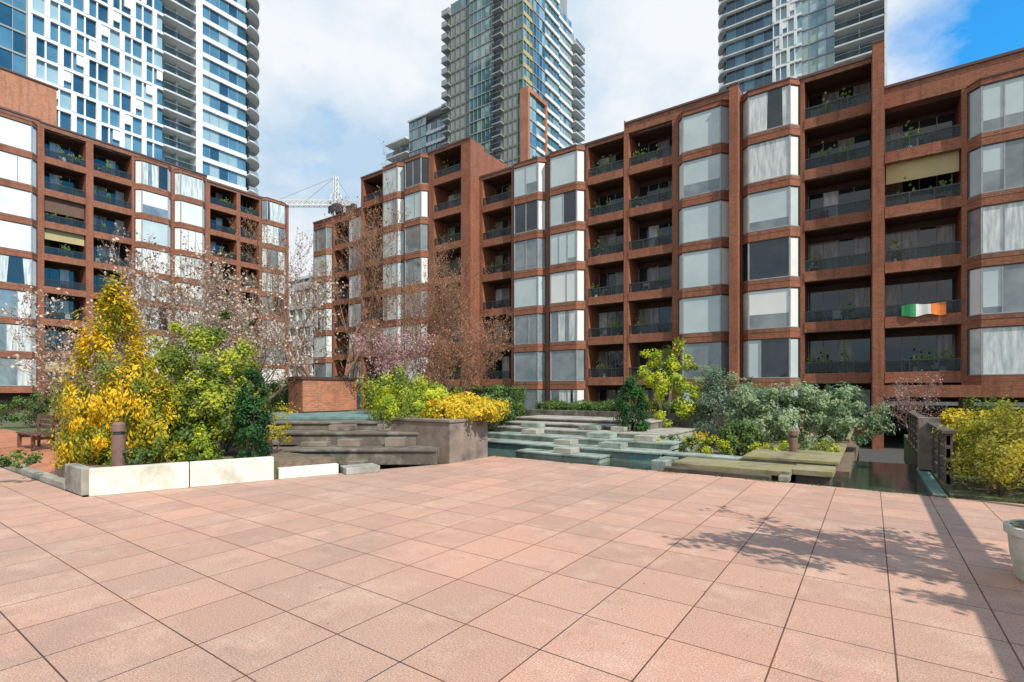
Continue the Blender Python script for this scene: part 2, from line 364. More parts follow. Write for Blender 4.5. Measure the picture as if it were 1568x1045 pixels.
flagstrip('fgreen',1.2,1.75); flagstrip('fwhite',1.75,2.3); flagstrip('forange',2.3,2.85); fb.build()

mb=MB('brick_apartment_building')
LQ=54
mb.T=lambda s,o,z:(-LQ+o,s,z)
SL=[2.0+2.6*i for i in range(8)]
segment(mb,-16,14.5-3.05,[('B',-15.6,-12.9),('W',-12.6,-9.6),('B',-9.4,-6.7),('B',-6.5,-3.8),('W',-3.6,-.6),('B',-.4,2.3),('B',2.5,5.0),('W',5.2,8.1),('W',8.3,11.3)],SL,23.1,-.5,bright=True)
segment(mb,11.46,23.9,[('B',11.7,14.35),('B',14.85,17.6),('W',17.8,20.75),('W',20.95,23.75)],SL,23.0,-.5,bright=True)
segment(mb,23.91,32.6,[('B',24.2,26.8),('B',27.2,29.2),('W',29.4,32.3)],SL[:8],22.5,-.5,bright=True)
mb.box('brick2',-16,12.9,-6,-1.9,23.2,27.0); mb.box('coping',-16.1,13,-6.1,-1.8,27.0,27.12)
mb.build()

# ---------------------------------------------------------------- towers
def gl(k): return R.choice({'b':['tgA','tgB','tgC','tgA'],'d':['tgB','tgB','tgA'],'g':['tgG','tgG','tgG2','tgA'],'w':['tgC','tgA','tgG2','tgC']}[k])
def strip(mb,s0,s1,z0,z1,kind,g='b',pitch=2.9,cell=1.5,o=0,edge='slabw'):
    n=int((z1-z0)/pitch); nc=max(1,round((s1-s0)/cell)); w=(s1-s0)/nc
    for k in range(n):
        z=z0+k*pitch
        oo=o-(.02 if kind!='balc' else 1.2)
        for i in range(nc):
            a=s0+i*w
            mb.poly(gl(g),[(a,oo,z),(a+w,oo,z),(a+w,oo,z+pitch),(a,oo,z+pitch)])
            if kind in('band','glass','thin'):
                mb.box('greyc',a-.04,a+.04,oo,oo+.1,z,z+pitch)
        if kind=='band': mb.box('white',s0,s1,o,o+.35,z,z+.75)
        elif kind=='glass':
            mb.box('greyc',s0,s1,o,o+.12,z,z+.25)
        elif kind=='thin':
            mb.box('slabw',s0,s1,o,o+.8,z,z+.26)
        elif kind=='tan':
            mb.box('tan',s0,s1,o,o+.15,z,z+.9)
            for i in range(nc+1): mb.box('greyc',s0+i*w-.05,s0+i*w+.05,o,o+.14,z+.9,z+pitch)
        elif kind=='olive':
            mb.box('olive',s0,s1,o,o+.12,z,z+.45)
            for i in range(nc+1): mb.box('olive',s0+i*w-.08,s0+i*w+.08,o,o+.13,z+.45,z+pitch)
        elif kind=='balc':
            mb.box(edge,s0,s1,o-1.2,o+1.2,z,z+.28)
            mb.box('rglass',s0+.05,s1-.05,o+1.1,o+1.14,z+.28,z+1.3)
            mb.box('greyc',s0+.05,s1-.05,o+1.09,o+1.15,z+1.3,z+1.36)
            mb.box(edge,(s0+s1)/2-.1,(s0+s1)/2+.1,o-1.2,o-.2,z+.28,z+pitch)
        elif kind=='grid':
            mb.box('white',s0,s1,o,o+.4,z,z+.42)
            ph=(k//2)%2
            for i in range(nc):
                a=s0+i*w
                if (i+ph)%2==0: mb.box('white',a-.05,a+w*.38,o,o+.45,z+.42,z+pitch)
                else: mb.box('white',a,a+.18,o,o+.3,z+.42,z+pitch)
                if (i*7+k*5)%6==0: mb.box('white',a+w*.4,a+w-.05,o,o+.3,z+1.5,z+pitch)
def curvebalc(mb,s0,s1,o0,o1,z0,z1,pitch,side):
    n=int((z1-z0)/pitch)
    for k in range(n):
        z=z0+k*pitch; rr=(s1-s0); m_=8
        if side>0: pts=[(s0,o0)]+[(s0+rr*math.sin(math.pi/2*i/m_),o0+(o1-o0)*math.cos(math.pi/2*i/m_)) for i in range(m_+1)]
        else: pts=[(s1,o0)]+[(s1-rr*math.sin(math.pi/2*i/m_),o0+(o1-o0)*math.cos(math.pi/2*i/m_)) for i in range(m_+1)]
        mb.prism('slabw',pts,z,z+.25)
        c=pts[0]; pts2=[(c[0]+(x-c[0])*.95,c[1]+(y-c[1])*.95) for x,y in pts[1:]]
        for p,q in zip(pts2,pts2[1:]): mb.poly('rglass',[(p[0],p[1],z+.25),(q[0],q[1],z+.25),(q[0],q[1],z+1.3),(p[0],p[1],z+1.3)])
        pts3=[(c[0]+(x-c[0])*.6,c[1]+(y-c[1])*.6) for x,y in pts[1:]]
        for p,q in zip(pts3,pts3[1:]): mb.poly('tgB',[(p[0],p[1],z+.25),(q[0],q[1],z+.25),(q[0],q[1],z+pitch),(p[0],p[1],z+pitch)])
mb=MB('white_residential_tower'); TQ=93
mb.T=lambda s,o,z:(-TQ+o,s,z)
mb.box('greyc',4,47.5,-25,-1.3,0,112)
strip(mb,4,18.6,20,112,'glass','d',2.95,1.6)
strip(mb,18.6,34.2,20,112,'grid','b',2.95,1.42,o=.6)
mb.box('white',18.3,18.6,-1.2,1.1,20,112)
strip(mb,34.2,38.9,20,112,'balc','w',2.95,1.6,o=.2)
mb.box('white',38.9,39.9,-1.2,1.3,20,112)
strip(mb,39.9,47.6,20,112,'band','b',2.95,1.5,o=.3)
curvebalc(mb,47.6,51.2,-3.5,1.9,20,112,2.95,1)
mb.box('tgB',47.5,48.3,-10,-2.0,0,112)
mb.build()

mb=MB('green_glass_tower')
mb.T=lambda s,o,z:(s,91.3-o,z)
mb.box('greyc',-84,-63,-26,-1.5,0,94)
mb.box('greyc',-79,-64,-24,-3,94,108)
strip(mb,-84.4,-82.2,30,95,'balc','g',2.8,1.6,edge='greyc')
strip(mb,-82.2,-76,30,97,'olive','g',2.8,1.55)
strip(mb,-76,-69.0,30,109,'glass','g',2.8,1.2,o=.5)
strip(mb,-69.0,-66.5,30,100,'balc','g',2.8,1.5,o=.2,edge='greyc')
strip(mb,-66.5,-61.5,30,103,'olive','g',2.8,1.25)
mb.T=lambda s,o,z:(-61.5+o,91.3+s,z)
strip(mb,0,3.6,30,103,'tan','g',2.8,1.2)
strip(mb,3.6,8.5,30,98,'glass','b',2.8,1.2,o=.3)
strip(mb,8.5,15,30,98,'band','g',2.8,1.3,o=.2)
strip(mb,15,22,30,95,'band','w',2.8,1.4,o=-.1)
strip(mb,22,27,30,92,'balc','g',2.8,1.6)
mb.box('greyc',0.01,26.9,-22,-1.4,0,92)
mb.box('greyc',0.01,15,-5,-1.4,92,99)
mb.box('brick2',-.4,.3,-.5,1.6,30,66); mb.box('brick2',6.8,7.5,-.5,1.6,30,66); mb.box('brick2',-.4,7.5,-.5,1.6,66,67)
strip(mb,.3,3.4,38,66,'glass','w',2.8,1.5,o=1.2); strip(mb,3.4,6.8,38,66,'band','g',2.8,1.7,o=1.1)
mb.T=lambda s,o,z:(s,93-o,z)
mb.box('greyc',-97.8,-85.6,-15,-1.4,0,71); mb.box('greyc',-105.8,-98,-14,-1.4,0,66.8)
strip(mb,-98,-92,30,72.5,'glass','b',2.8,1.5,o=.3); strip(mb,-92,-85.5,30,70,'band','b',2.8,1.6)
strip(mb,-106,-98.2,30,67,'balc','b',2.8,1.5)
mb.box('white',-98.3,-85.4,-14,.8,71.4,71.8); mb.box('white',-106.2,-98.3,-14,1.4,67.2,67.6)
mb.build()

mb=MB('balcony_glass_tower')
mb.T=lambda s,o,z:(s,111.4-o,z)
mb.box('tgB',-23,-15.8,-22,-1.3,0,120); mb.box('greyc',-15.7,2,-22,-1.3,0,120)
strip(mb,-24.4,-15.7,50,120,'thin','d',2.9,1.9,o=-.1)
curvebalc(mb,-26.6,-24.4,-3,.75,50,120,2.9,-1)
strip(mb,-15.7,-10.8,50,120,'grid','w',2.9,1.2,o=.4)
strip(mb,-10.8,-5.5,50,120,'glass','w',2.9,1.3)
strip(mb,-5.5,2,50,120,'balc','w',2.9,1.9)
mb.box('white',1.9,2.3,-5,1.2,50,120)
mb.build()

mb=MB('pale_low_building')
mb.T=lambda s,o,z:(s,46-o,z)
mb.box('tgG2',-78,-56,-10,-.1,0,19)
for k in range(7):
    mb.box('slabw',-78,-56,-.1,.3,k*2.9,k*2.9+1.1)
for i in range(12): mb.box('slabw',-78+i*2,-77.5+i*2,-.1,.25,0,19)
mb.box('white',-78.2,-55.8,-10,.4,19,19.4)
mb.build()

mb=MB('distant_building')
for (x0,x1,y0,y1,h) in ((-150,-120,60,85,18),(20,60,130,150,22),(-60,-30,150,170,24)):
    mb.box('greyc',x0,x1,y0,y1,0,h)
    for k in range(int(h/3)): mb.box('tgB',x0-.1,x1+.1,y0-.1,y1+.1,k*3+1,k*3+2.4)
mb.build()

# crane
mb=MB('tower_crane')
cx,cy=site(-45,130)
jx,jy=site(-61,130); kx,ky=site(-41,130)
def lat(p,q,w,n):
    p=Vector(p);q=Vector(q); d=(q-p).normalized(); a=d.cross(Vector((0,0,1)))
    if a.length<.1: a=Vector((1,0,0))
    a.normalize(); b=a.cross(d).normalized()
    co=[a*w+b*w,a*w-b*w,-a*w-b*w,-a*w+b*w]
    for c in co: mb.tube('white',p+c,q+c,.14,.14,4)
    for i in range(n):
        for j in range(4):
            A=p.lerp(q,i/n)+co[j]; B=p.lerp(q,(i+1)/n)+co[(j+1)%4]; mb.tube('white',A,B,.09,.09,4)
lat((cx,cy,0),(cx,cy,52),.9,24); lat((jx,jy,49.6),(cx,cy,49.6),.6,12); lat((cx,cy,49.6),(kx,ky,49.6),.6,4)
apex=(cx,cy,56.5)
for e in ((jx,jy,50),(kx,ky,50),((jx+cx)/2,(jy+cy)/2,50)): mb.tube('greyc',apex,e,.05,.05,4)
lat((cx,cy,52),apex,.4,4)
mb.box('rail',cx-1.8,cx+1.8,cy-1,cy+1,47.2,49.2); mb.box('deckd',kx-1.5,kx+1.5,ky-.6,ky+.6,47,49.2)
mb.build()

# ---------------------------------------------------------------- ground
def sheet(name,m,pts,z):
    me=bpy.data.meshes.new(name); me.from_pydata([(x,y,z) for x,y in pts],[],[tuple(range(len(pts)))])
    me.materials.append(M[m]); o=bpy.data.objects.new(name,me); SC.collection.objects.link(o); return o
sheet('ground','asph',[(-1500,-1500),(1500,-1500),(1500,1500),(-1500,1500)],-1.2)
def slab(name,m,pts,z0,z1,bevel=0):
    b=MB(name); b.prism(m,pts,z0,z1); return b.build(bevel)
slab('plaza_pavement','tiles',[(14,-40),(14,10.1),(-7.68,10.1),(-7.68,8.4),(-8.35,6.75),(-8.9,5.05),(-9.75,2.56),(-40,2.56),(-40,-40)],-1.1,0)
slab('garden_ground','lawn',[(-52.5,2.6),(-9.9,2.62),(-10.6,6.4),(-15,9.4),(-15,11.4),(-10.2,14.6),(-3.5,14.7),(-3.5,30),(-52.5,30)],-1.15,-.03)
slab('garden_soil','soil',[(-9.83,2.72),(-9.0,5.05),(-8.65,6.2),(-10.2,6.15),(-11.5,7.2),(-13,9),(-16,9),(-14,5),(-12,2.75)],-.02,.3)
slab('brick_path','brick2',[(-30,2.7),(-13.0,2.7),(-14.6,5.2),(-30,5.2)],-.05,.02)
slab('pool_floor','teal',[(-7.6,10.15),(3,10.15),(3,16),(-7.6,16)],-1.1,-.3)
slab('pool_water','water',[(-7.5,10.16),(2.2,10.16),(2.2,15),(-7.5,15)],-.28,-.09)
slab('garden_ground','soil',[(-3.9,12.0),(-.35,12.0),(-.35,22),(-3.9,22)],-1.0,.02)
slab('garden_ground','lawn',[(1.0,10.4),(16,10.4),(16,24),(1.0,24)],-1.0,.0)

# ---------------------------------------------------------------- left planter
mb=MB('concrete_planter')
mb.wall('concw',(-9.78,2.64),(-9.345,3.85),.16,0,.42); mb.wall('concw',(-9.34,3.863),(-8.9,5.07),.16,0,.419)
mb.wall('conc',(-10.75,2.66),(-9.87,2.645),.16,0,.42)
mb.wall('concw',(-8.88,5.15),(-8.5,6.15),.16,0,.2)
mb.wall('conc',(-8.43,6.22),(-8.2,6.85),.45,0,.13)
mb.wall('conc',(-18,2.68),(-10.83,2.68),.18,-.02,.1)
mb.build(.012)

# ---------------------------------------------------------------- fountain
mb=MB('stepped_fountain')
A=Vector((-10.5,6.2)); B=Vector((-7.72,8.14)); d=(B-A).normalized(); n=Vector((-d.y,d.x))
for k,(z0,z1) in enumerate(((0,.34),(.34,.64),(.64,.84))):
    a=A+n*.85*k-d*(.6+.9*k); b=B+n*.85*k-d*(.02+.03*k)
    if k==0: a=A-d*.0
    bk=n*(4-.8*k)
    mb.prism('concd',[tuple(a),tuple(b),tuple(b+bk),tuple(a+bk)],z0,z1-.05)
    o=n*-.05
    mb.prism('concd',[tuple(a+o),tuple(b+o),tuple(b+bk*.98),tuple(a+bk*.98)],z1-.05,z1)
for (t,k,w,h) in ((.3,1,.5,.16),(.62,1,.45,.2),(.15,2,.6,.14),(.5,2,.5,.16),(.45,0,.35,.12),(.05,1,.6,.1),(.8,2,.4,.1)):
    p=A.lerp(B,t)+n*(.85*k-.35); q=p+d*w
    mb.prism('concb',[tuple(p),tuple(q),tuple(q+n*.34),tuple(p+n*.34)],(.0,.34,.64)[k]+.002,(.0,.34,.64)[k]+h)
T0=A+n*2.6-d*3.2; T1=B+n*2.6+d*.3
mb.prism('concd',[tuple(T0),tuple(T1),tuple(T1+n*4.4),tuple(T0+n*3)],.5,.84+.002)
mb.prism('teal',[tuple(T0-n*.06),tuple(T1-n*.06),tuple(T1+n*4.4),tuple(T0+n*3)],.842,.93)
tiers=[(10.95,.07,-7.6,-5.2),(11.5,.2,-9.7,-3.95),(12.2,.36,-9.75,-3.92),(12.9,.5,-9.8,-4.3),(13.6,.62,-9.85,-5.6),(14.3,.74,-9.9,-5.2)]
for i,(p,z,u0,u1) in enumerate(tiers):
    mt=('tealp','teal','tealp','conc','concd','concd')[i]
    mb.box(mt,u0,u1,p,16.0-i*.01,-.3+i*.002,z-.05)
    mb.box('tealp' if i<3 else 'conc',u0,u1+.03,p-.05,16.0-i*.01,z-.05,z)
for (u,p,w,z) in ((-6.9,12.0,.5,.2),(-5.6,12.0,.6,.2),(-6.3,12.7,.7,.36),(-4.9,12.6,.5,.36),(-6.9,13.4,.6,.5),(-5.9,13.4,.4,.5),(-6.5,11.3,.5,.07),(-8.4,12.7,.5,.36),(-8.9,13.4,.6,.5)):
    mb.box('conc' if w<.55 else 'tealp',u,u+w,p-.3,p+.2-.02,z+.002,z+.13)
mb.box('concd',-12.5,-3.5,16.05,16.35,-.3,.92)
mb.box('teal',-3.88,-.6,11.6,11.95,-.3,.14); mb.box('tealp',-3.9,-.58,11.56,11.99,.14,.19)
mb.box('tealp',-3.88,-3.55,10.7,11.56,-.3,.12)
mb.box('teal',-.75,.95,10.12,10.3,-.3,-.03)
mb.box('teal',.8,.98,10.3,14,-.3,-.03)
mb.build(.01)

mb=MB('concrete_planter')
mb.box('concb',-9.6,-7.67,8.47,9.85,-.3,.9); mb.box('concb',-9.63,-7.64,8.44,9.88,.9,.97)
mb.build(.015)
mb=MB('brick_vent_block')
mb.box('brick2',-14.62,-14.6,9.3,11.34,.96,1.98)  # sunlit face painted in as a thin sheet of oranger brick
mb.box('brick',-15.4,-14.62,9.28,11.36,.952,1.98); mb.box('soffit',-15.44,-14.56,9.24,11.4,1.98,2.08)
mb.build(.008)

mb=MB('mossy_walkway_slab')
mb.box('moss',-3.35,-1.2,10.42,11.5,.05,.15); mb.box('deckd',-3.3,-1.25,10.5,11.5,-.3,.05)
mb.box('moss',-3.3,-.62,11.51,11.55,.0,.13)
mb.box('moss',-2.2,-.5,11.5,22,.195,.26); mb.box('deckd',-2.1,-.6,11.6,22,-.3,.195)
mb.box('deckd',-3.45,-1.5,10.22,10.42,-.1,.07)
mb.box('moss',-1.2,-.55,10.7,11.5,.06,.17); mb.box('deckd',-1.15,-.6,10.75,11.5,-.3,.06)
mb.box('conc',-1.35,-1.18,10.12,10.38,0,.1)
mb.build(.012)

mb=MB('wooden_fence')
for i in range(11):
    p=10.9+i*1.0; mb.box('woodd',.98,1.08,p-.05,p+.05,-.1,.92)
mb.box('woodd',.94,1.12,10.8,21.0,.92,.97)
for z in (.1,.31,.52,.73): mb.box('woodd',1.0,1.05,10.85,20.9,z,z+.15)
mb.box('concb',.8,1.15,13.4,13.75,0,1.06)
mb.build()
mb=MB('wooden_bench')
bx,bp=-19.0,3.9
for i in range(4): mb.box('wood',bx-.9,bx+.9,bp-.2+i*.12,bp-.1+i*.12,.42,.46)
for i in range(3): mb.box('wood',bx-.9,bx+.9,bp+.28,bp+.31,.55+i*.14,.65+i*.14)
for s in(-.7,.7):
    mb.box('wood',bx+s-.04,bx+s+.04,bp-.2,bp-.12,.02,.42); mb.box('wood',bx+s-.04,bx+s+.04,bp+.22,bp+.28,.02,.95); mb.box('wood',bx+s-.04,bx+s+.04,bp-.12,bp+.22,.3,.38)
mb.build()
def bollard(X,D,z,h,r):
    u,p=site(X,D); mb=MB('bollard_light')
    mb.tube('bronze',(u,p,z),(u,p,z+h*.72),r,r,20); mb.tube('rail',(u,p,z+h*.72),(u,p,z+h*.8),r*.8,r*.8,20)
    mb.tube('bronze',(u,p,z+h*.8),(u,p,z+h*.95),r,r,20); mb.tube('bronze',(u,p,z+h*.95),(u,p,z+h),r,r*.6,20); mb.build()
bollard(-6.72,8.7,.3,.78,.1); bollard(6.3,11.4,.1,.65,.09)
def pot(X,D,r,h):
    u,p=site(X,D); mb=MB('concrete_plant_pot'); pr=[(0,.8),(.06,.86),(.5,.96),(.85,1.0),(.86,1.08),(1,1.08)]
    for (a,ra),(b,rb) in zip(pr,pr[1:]):
        if b>a: mb.tube('potc',(u,p,a*h),(u,p,b*h),r*ra,r*rb,28)
    mb.tube('soil',(u,p,h*.9),(u,p,h*1.003),r*.95,r*.95,28); mb.build(); return u,p
pot(4.53,4.2,.32,.46)

mb=MB('timber_pergola')
mb.box('wood',3.05,3.2,.2,9.6,2.45,2.65); mb.box('wood',5.6,5.75,.2,9.6,2.45,2.65)
for p in (.4,5,9.4):
    for u in (3.06,5.61): mb.box('wood',u,u+.13,p,p+.13,0,2.45)
for i in range(22): mb.box('wood',3.2,5.6,.5+i*.16,.56+i*.16,2.47,2.6)
mb.build()

# ---------------------------------------------------------------- vegetation
def leafmesh(name,C,Nn,sz,asp,mats,mi,tubes=None,barkm=None,up=None):
    n=len(C); rng=np.random.default_rng(len(name)+n)
    t=rng.normal(size=(n,3))
    if up is not None: t=t*.35+up
    Nn=Nn/np.linalg.norm(Nn,axis=1,keepdims=True)
    t-= (t*Nn).sum(1,keepdims=True)*Nn; t/=np.linalg.norm(t,axis=1,keepdims=True)+1e-9
    b=np.cross(Nn,t); s=sz*rng.uniform(.6,1.35,size=(n,1))
    V=np.stack([C-t*s*.5,C+b*s*asp*.5+t*s*.05,C+t*s*.5,C-b*s*asp*.5+t*s*.05],1).reshape(-1,3)
    F=np.arange(4*n).reshape(n,4)
    verts=V.tolist(); faces=F.tolist(); idx=list(mi)
    if tubes:
        tv,tf=tubes; k=len(verts); verts+=tv; faces+=[[i+k for i in f] for f in tf]; idx+= [len(mats)]*len(tf)
    me=bpy.data.meshes.new(name); me.from_pydata(verts,[],faces)
    for m in mats: me.materials.append(m)
    if tubes: me.materials.append(barkm)
    me.polygons.foreach_set('material_index',np.array(idx,dtype=np.int32)); me.update()
    o=bpy.data.objects.new(name,me); SC.collection.objects.link(o); return o
def addtube(tv,tf,p0,p1,r0,r1,n=4):
    d=(p1-p0)
    if d.length<1e-5: return
    d.normalize(); a=d.orthogonal().normalized(); b=d.cross(a); k=len(tv)
    for p,r in((p0,r0),(p1,r1)):
        for i in range(n):
            t=2*math.pi*i/n; tv.append(tuple(p+a*(math.cos(t)*r)+b*(math.sin(t)*r)))
    for i in range(n): j=(i+1)%n; tf.append([k+i,k+j,k+n+j,k+n+i])
def shrub(name,X,D,z,rx,h,key,n=6000,sz=.08,asp=.6,clumps=60,cs=.2,shape='ell',seed=1,upb=0.0,stems=8,w=(.4,.35,.25),ry=None,world=False):
    rng=np.random.default_rng(seed)
    u,p=(X,D) if world else site(X,D); ry=ry or rx
    th=rng.uniform(0,2*np.pi,clumps)
    if shape=='ell':
        hz=rng.uniform(-.75,1,clumps); rr=np.sqrt(np.maximum(0,1-hz**2))
        rad=rng.uniform(.45,1.0,clumps)**.6
        wob=rng.uniform(.78,1.22,clumps)
        cc=np.stack([np.cos(th)*rr*rx*rad*wob,np.sin(th)*rr*ry*rad*wob,h*.5+hz*h*.5*rad*wob],1)
    elif shape=='cone':
        tz=rng.uniform(0,1,clumps)**1.35; rad=rng.uniform(.5,1,clumps)**.5
        prof=(1-tz)**.8*(.75+.25*np.minimum(1,tz*8)) ; wob=rng.uniform(.7,1.3,clumps)
        cc=np.stack([np.cos(th)*prof*rx*rad*wob,np.sin(th)*prof*ry*rad*wob,.05*h+tz*h*.95],1)
    elif shape=='col':
        tz=rng.uniform(0,1,clumps); rad=rng.uniform(.6,1,clumps); prof=np.sqrt(np.maximum(0,1-np.maximum(0,(tz-.55)/.45)**2))*.95+.05
        cc=np.stack([np.cos(th)*prof*rx*rad,np.sin(th)*prof*ry*rad,.03*h+tz*h*.97],1)
    ci=rng.integers(0,clumps,n)
    off=rng.normal(size=(n,3)); off/=np.linalg.norm(off,axis=1,keepdims=True); off*=rng.uniform(0,1,(n,1))**.5
    csz=(cs*rng.uniform(.6,1.4,clumps))[ci][:,None]
    off=off*csz*np.array([1,1,1.0+upb])
    C=cc[ci]+off
    C[:,2]=np.maximum(C[:,2],.02)
    axis=C-np.array([0,0,h*.4]); axis/=np.linalg.norm(axis,axis=1,keepdims=True)+1e-6
    Nn=axis+off/csz*.5+rng.normal(size=(n,3))*.55+np.array([0,0,.25])
    mats=L[key]; k=len(mats)
    ww=np.array(w[:k]); ww=ww/ww.sum()
    base=rng.choice(k,size=clumps,p=ww)[ci]
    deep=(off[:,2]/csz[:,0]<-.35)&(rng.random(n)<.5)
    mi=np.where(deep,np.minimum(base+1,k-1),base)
    C+=np.array([u,p,z])
    tv,tf=[],[]
    rr=random.Random(seed)
    for i in range(stems):
        c=cc[rr.randrange(clumps)]; a=Vector((u+rr.uniform(-.06,.06)*rx,p+rr.uniform(-.06,.06)*rx,z-.1)); e=Vector((u+c[0],p+c[1],z+c[2]))
        mid=a.lerp(e,.5)+Vector((rr.uniform(-.1,.1),rr.uniform(-.1,.1),.15*h*.3))
        addtube(tv,tf,a,mid,.03*h*.4+.006,.02*h*.3+.004); addtube(tv,tf,mid,e,.02*h*.3+.004,.004)
    upv=np.array([0,0,1.0])*upb if upb else None
    return leafmesh(name,C,Nn,sz,asp,mats,mi,(tv,tf),M['bark'],up=upv)
def tree(name,X,D,z,h,key,seed,bark='bark',spread=.5,depth=6,budn=3,budp=.7,bs=.06,r0=.09,multi=1,up=.25,trunk=.22,lean=0,white=.6):
    rr=random.Random(seed); u,p=site(X,D); tv,tf=[],[]; C=[];Nn=[];mi=[]
    def grow(pos,d,ln,r,dep):
        segs=3 if dep>2 else 2
        q=pos
        for i in range(segs):
            d=(d+Vector((rr.gauss(0,.13),rr.gauss(0,.13),rr.gauss(0,.08)+up*.12))).normalized()
            nq=q+d*ln/segs; rn=r*(1-.35/segs)
            addtube(tv,tf,q,nq,r,rn,5 if dep>3 else 3); q=nq; r=max(rn,.005)
            if dep<=2:
                for _ in range(budn):
                    if rr.random()<budp:
                        c=q+Vector((rr.gauss(0,.05),rr.gauss(0,.05),rr.gauss(0,.05))); C.append(tuple(c)); Nn.append((rr.gauss(0,1),rr.gauss(0,1),rr.gauss(0,1)+.3)); mi.append(0 if rr.random()<white else 1)
            if dep>1 and i<segs-1 and rr.random()<.8:
                a=rr.uniform(0,6.28); s=Vector((math.cos(a),math.sin(a),rr.uniform(-.1,.5)))
                grow(q,(d*.55+s*spread*1.3).normalized(),ln*rr.uniform(.5,.75),r*.5,dep-2 if dep>2 else dep-1)
        if dep<=0: return
        for _ in range(2 if rr.random()<.6 else 3):
            a=rr.uniform(0,6.28); s=Vector((math.cos(a),math.sin(a),up))
            grow(q,(d+s*spread).normalized(),ln*rr.uniform(.62,.9),r*rr.uniform(.55,.75),dep-1)
    for m_ in range(multi):
        a=6.28*m_/multi+rr.random(); dd=Vector((math.cos(a)*.35*(multi>1)+lean,math.sin(a)*.35*(multi>1),1)).normalized()
        grow(Vector((u+math.cos(a)*.08*(multi>1),p+math.sin(a)*.08*(multi>1),z-.05)),dd,h*trunk,r0/math.sqrt(multi),depth)
    return leafmesh(name,np.array(C),np.array(Nn),bs,.8,L[key],mi,(tv,tf),M[bark])
def hedge(name,u0,u1,p0,p1,z0,z1,key,n=8000,sz=.06,seed=3):
    rng=np.random.default_rng(seed); 
    a=(u1-u0)*(p1-p0); b=(u1-u0)*(z1-z0); c=(p1-p0)*(z1-z0); pr=np.array([a,b*2,c*2]); pr/=pr.sum()
    f=rng.choice(3,size=n,p=pr); P=rng.uniform(0,1,(n,3)); side=rng.integers(0,2,n)
    ax={0:2,1:1,2:0}; Nn=np.zeros((n,3))
    for k in range(3):
        s=f==k; v=np.where(side[s]==1,1,0) if k>0 else np.ones(s.sum())
        P[s,ax[k]]=v; Nn[s,ax[k]]=v*2-1
    C=np.array([u0,p0,z0])+P*np.array([u1-u0,p1-p0,z1-z0])+rng.normal(size=(n,3))*.035
    wv=.05*np.sin(C[:,0]*5+C[:,1]*3)+.04*np.sin(C[:,1]*9+C[:,0]*2); C[:,2]+=wv*(P[:,2])
    Nn+=rng.normal(size=(n,3))*.6
    mi=(rng.random(n)+.35*np.sin(C[:,0]*7)*np.sin(C[:,1]*6)>.62).astype(int)
    mi=np.minimum(mi,len(L[key])-1)
    g=.06
    x0,x1,y0,y1,za,zb=u0+g,u1-g,p0+g,p1-g,z0,z1-g
    tv=[(x0,y0,za),(x1,y0,za),(x1,y1,za),(x0,y1,za),(x0,y0,zb),(x1,y0,zb),(x1,y1,zb),(x0,y1,zb)]
    tf=[[0,1,5,4],[1,2,6,5],[2,3,7,6],[3,0,4,7],[4,5,6,7]]
    return leafmesh(name,C,Nn,sz,.65,L[key],mi,(tv,tf),L[key][-1])

# left bed
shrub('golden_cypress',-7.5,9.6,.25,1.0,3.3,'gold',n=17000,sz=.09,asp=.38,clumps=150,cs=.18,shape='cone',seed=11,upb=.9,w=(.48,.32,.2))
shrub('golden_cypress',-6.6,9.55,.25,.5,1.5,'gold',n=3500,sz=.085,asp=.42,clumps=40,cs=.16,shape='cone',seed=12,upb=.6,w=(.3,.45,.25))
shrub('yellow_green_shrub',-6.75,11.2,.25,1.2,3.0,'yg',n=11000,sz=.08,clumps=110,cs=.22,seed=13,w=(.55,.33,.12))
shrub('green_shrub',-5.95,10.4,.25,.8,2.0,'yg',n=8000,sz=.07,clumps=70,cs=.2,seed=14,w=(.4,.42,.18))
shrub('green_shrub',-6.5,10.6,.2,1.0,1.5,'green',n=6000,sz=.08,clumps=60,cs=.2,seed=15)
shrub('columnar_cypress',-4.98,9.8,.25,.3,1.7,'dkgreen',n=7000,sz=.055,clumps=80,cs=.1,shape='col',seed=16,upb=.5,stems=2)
shrub('dwarf_conifer',-5.6,9.2,.25,.24,.76,'lime',n=2500,sz=.05,clumps=35,cs=.08,shape='cone',seed=17,upb=.5,w=(.2,.5,.3),stems=2)
shrub('yellow_flowering_shrub',-5.05,10.7,.3,.42,1.15,'hedgey',n=1800,sz=.05,clumps=30,cs=.13,seed=18)
for i in range(7):
    shrub('ground_cover_plant',-8.6+i*.5,8.9+.25*((i*3)%4),.28,.35,.3,'yg' if i%2 else 'green',n=500,sz=.06,clumps=12,cs=.12,seed=40+i,stems=0)
for i,(X,D,r,h,k) in enumerate(((-11.8,14.5,.8,1.0,'green'),(-14.5,19,1,1.3,'green'),(-9.5,12.5,.9,1.1,'yg'),(-16.5,20,1.2,1.3,'lime'),(-18,21,1.3,1.4,'green'),(-8.6,14,1.1,1.4,'green'),(-21.5,23,1.4,1.5,'green'))):
    shrub('green_shrub',X,D,-.03,r,h,k,n=3500,sz=.09,clumps=45,cs=.22,seed=60+i)
mg=dict(budn=3,budp=.42,white=.6)
tree('magnolia_tree',-9.9,14.0,0,7.4,'blossom',21,spread=.62,depth=6,bs=.075,r0=.15,multi=3,trunk=.2,**mg)
tree('magnolia_tree',-12.0,20,0,9.2,'blossom',22,spread=.55,depth=6,bs=.10,r0=.18,multi=2,trunk=.2,**mg)
tree('magnolia_tree',-8.6,16.5,0,7.4,'blossom',23,spread=.6,depth=6,bs=.08,r0=.15,multi=2,trunk=.2,**mg)
tree('magnolia_tree',-15.5,17.5,0,5.8,'blossom',24,spread=.7,depth=5,bs=.09,r0=.12,multi=2,trunk=.2,**mg)
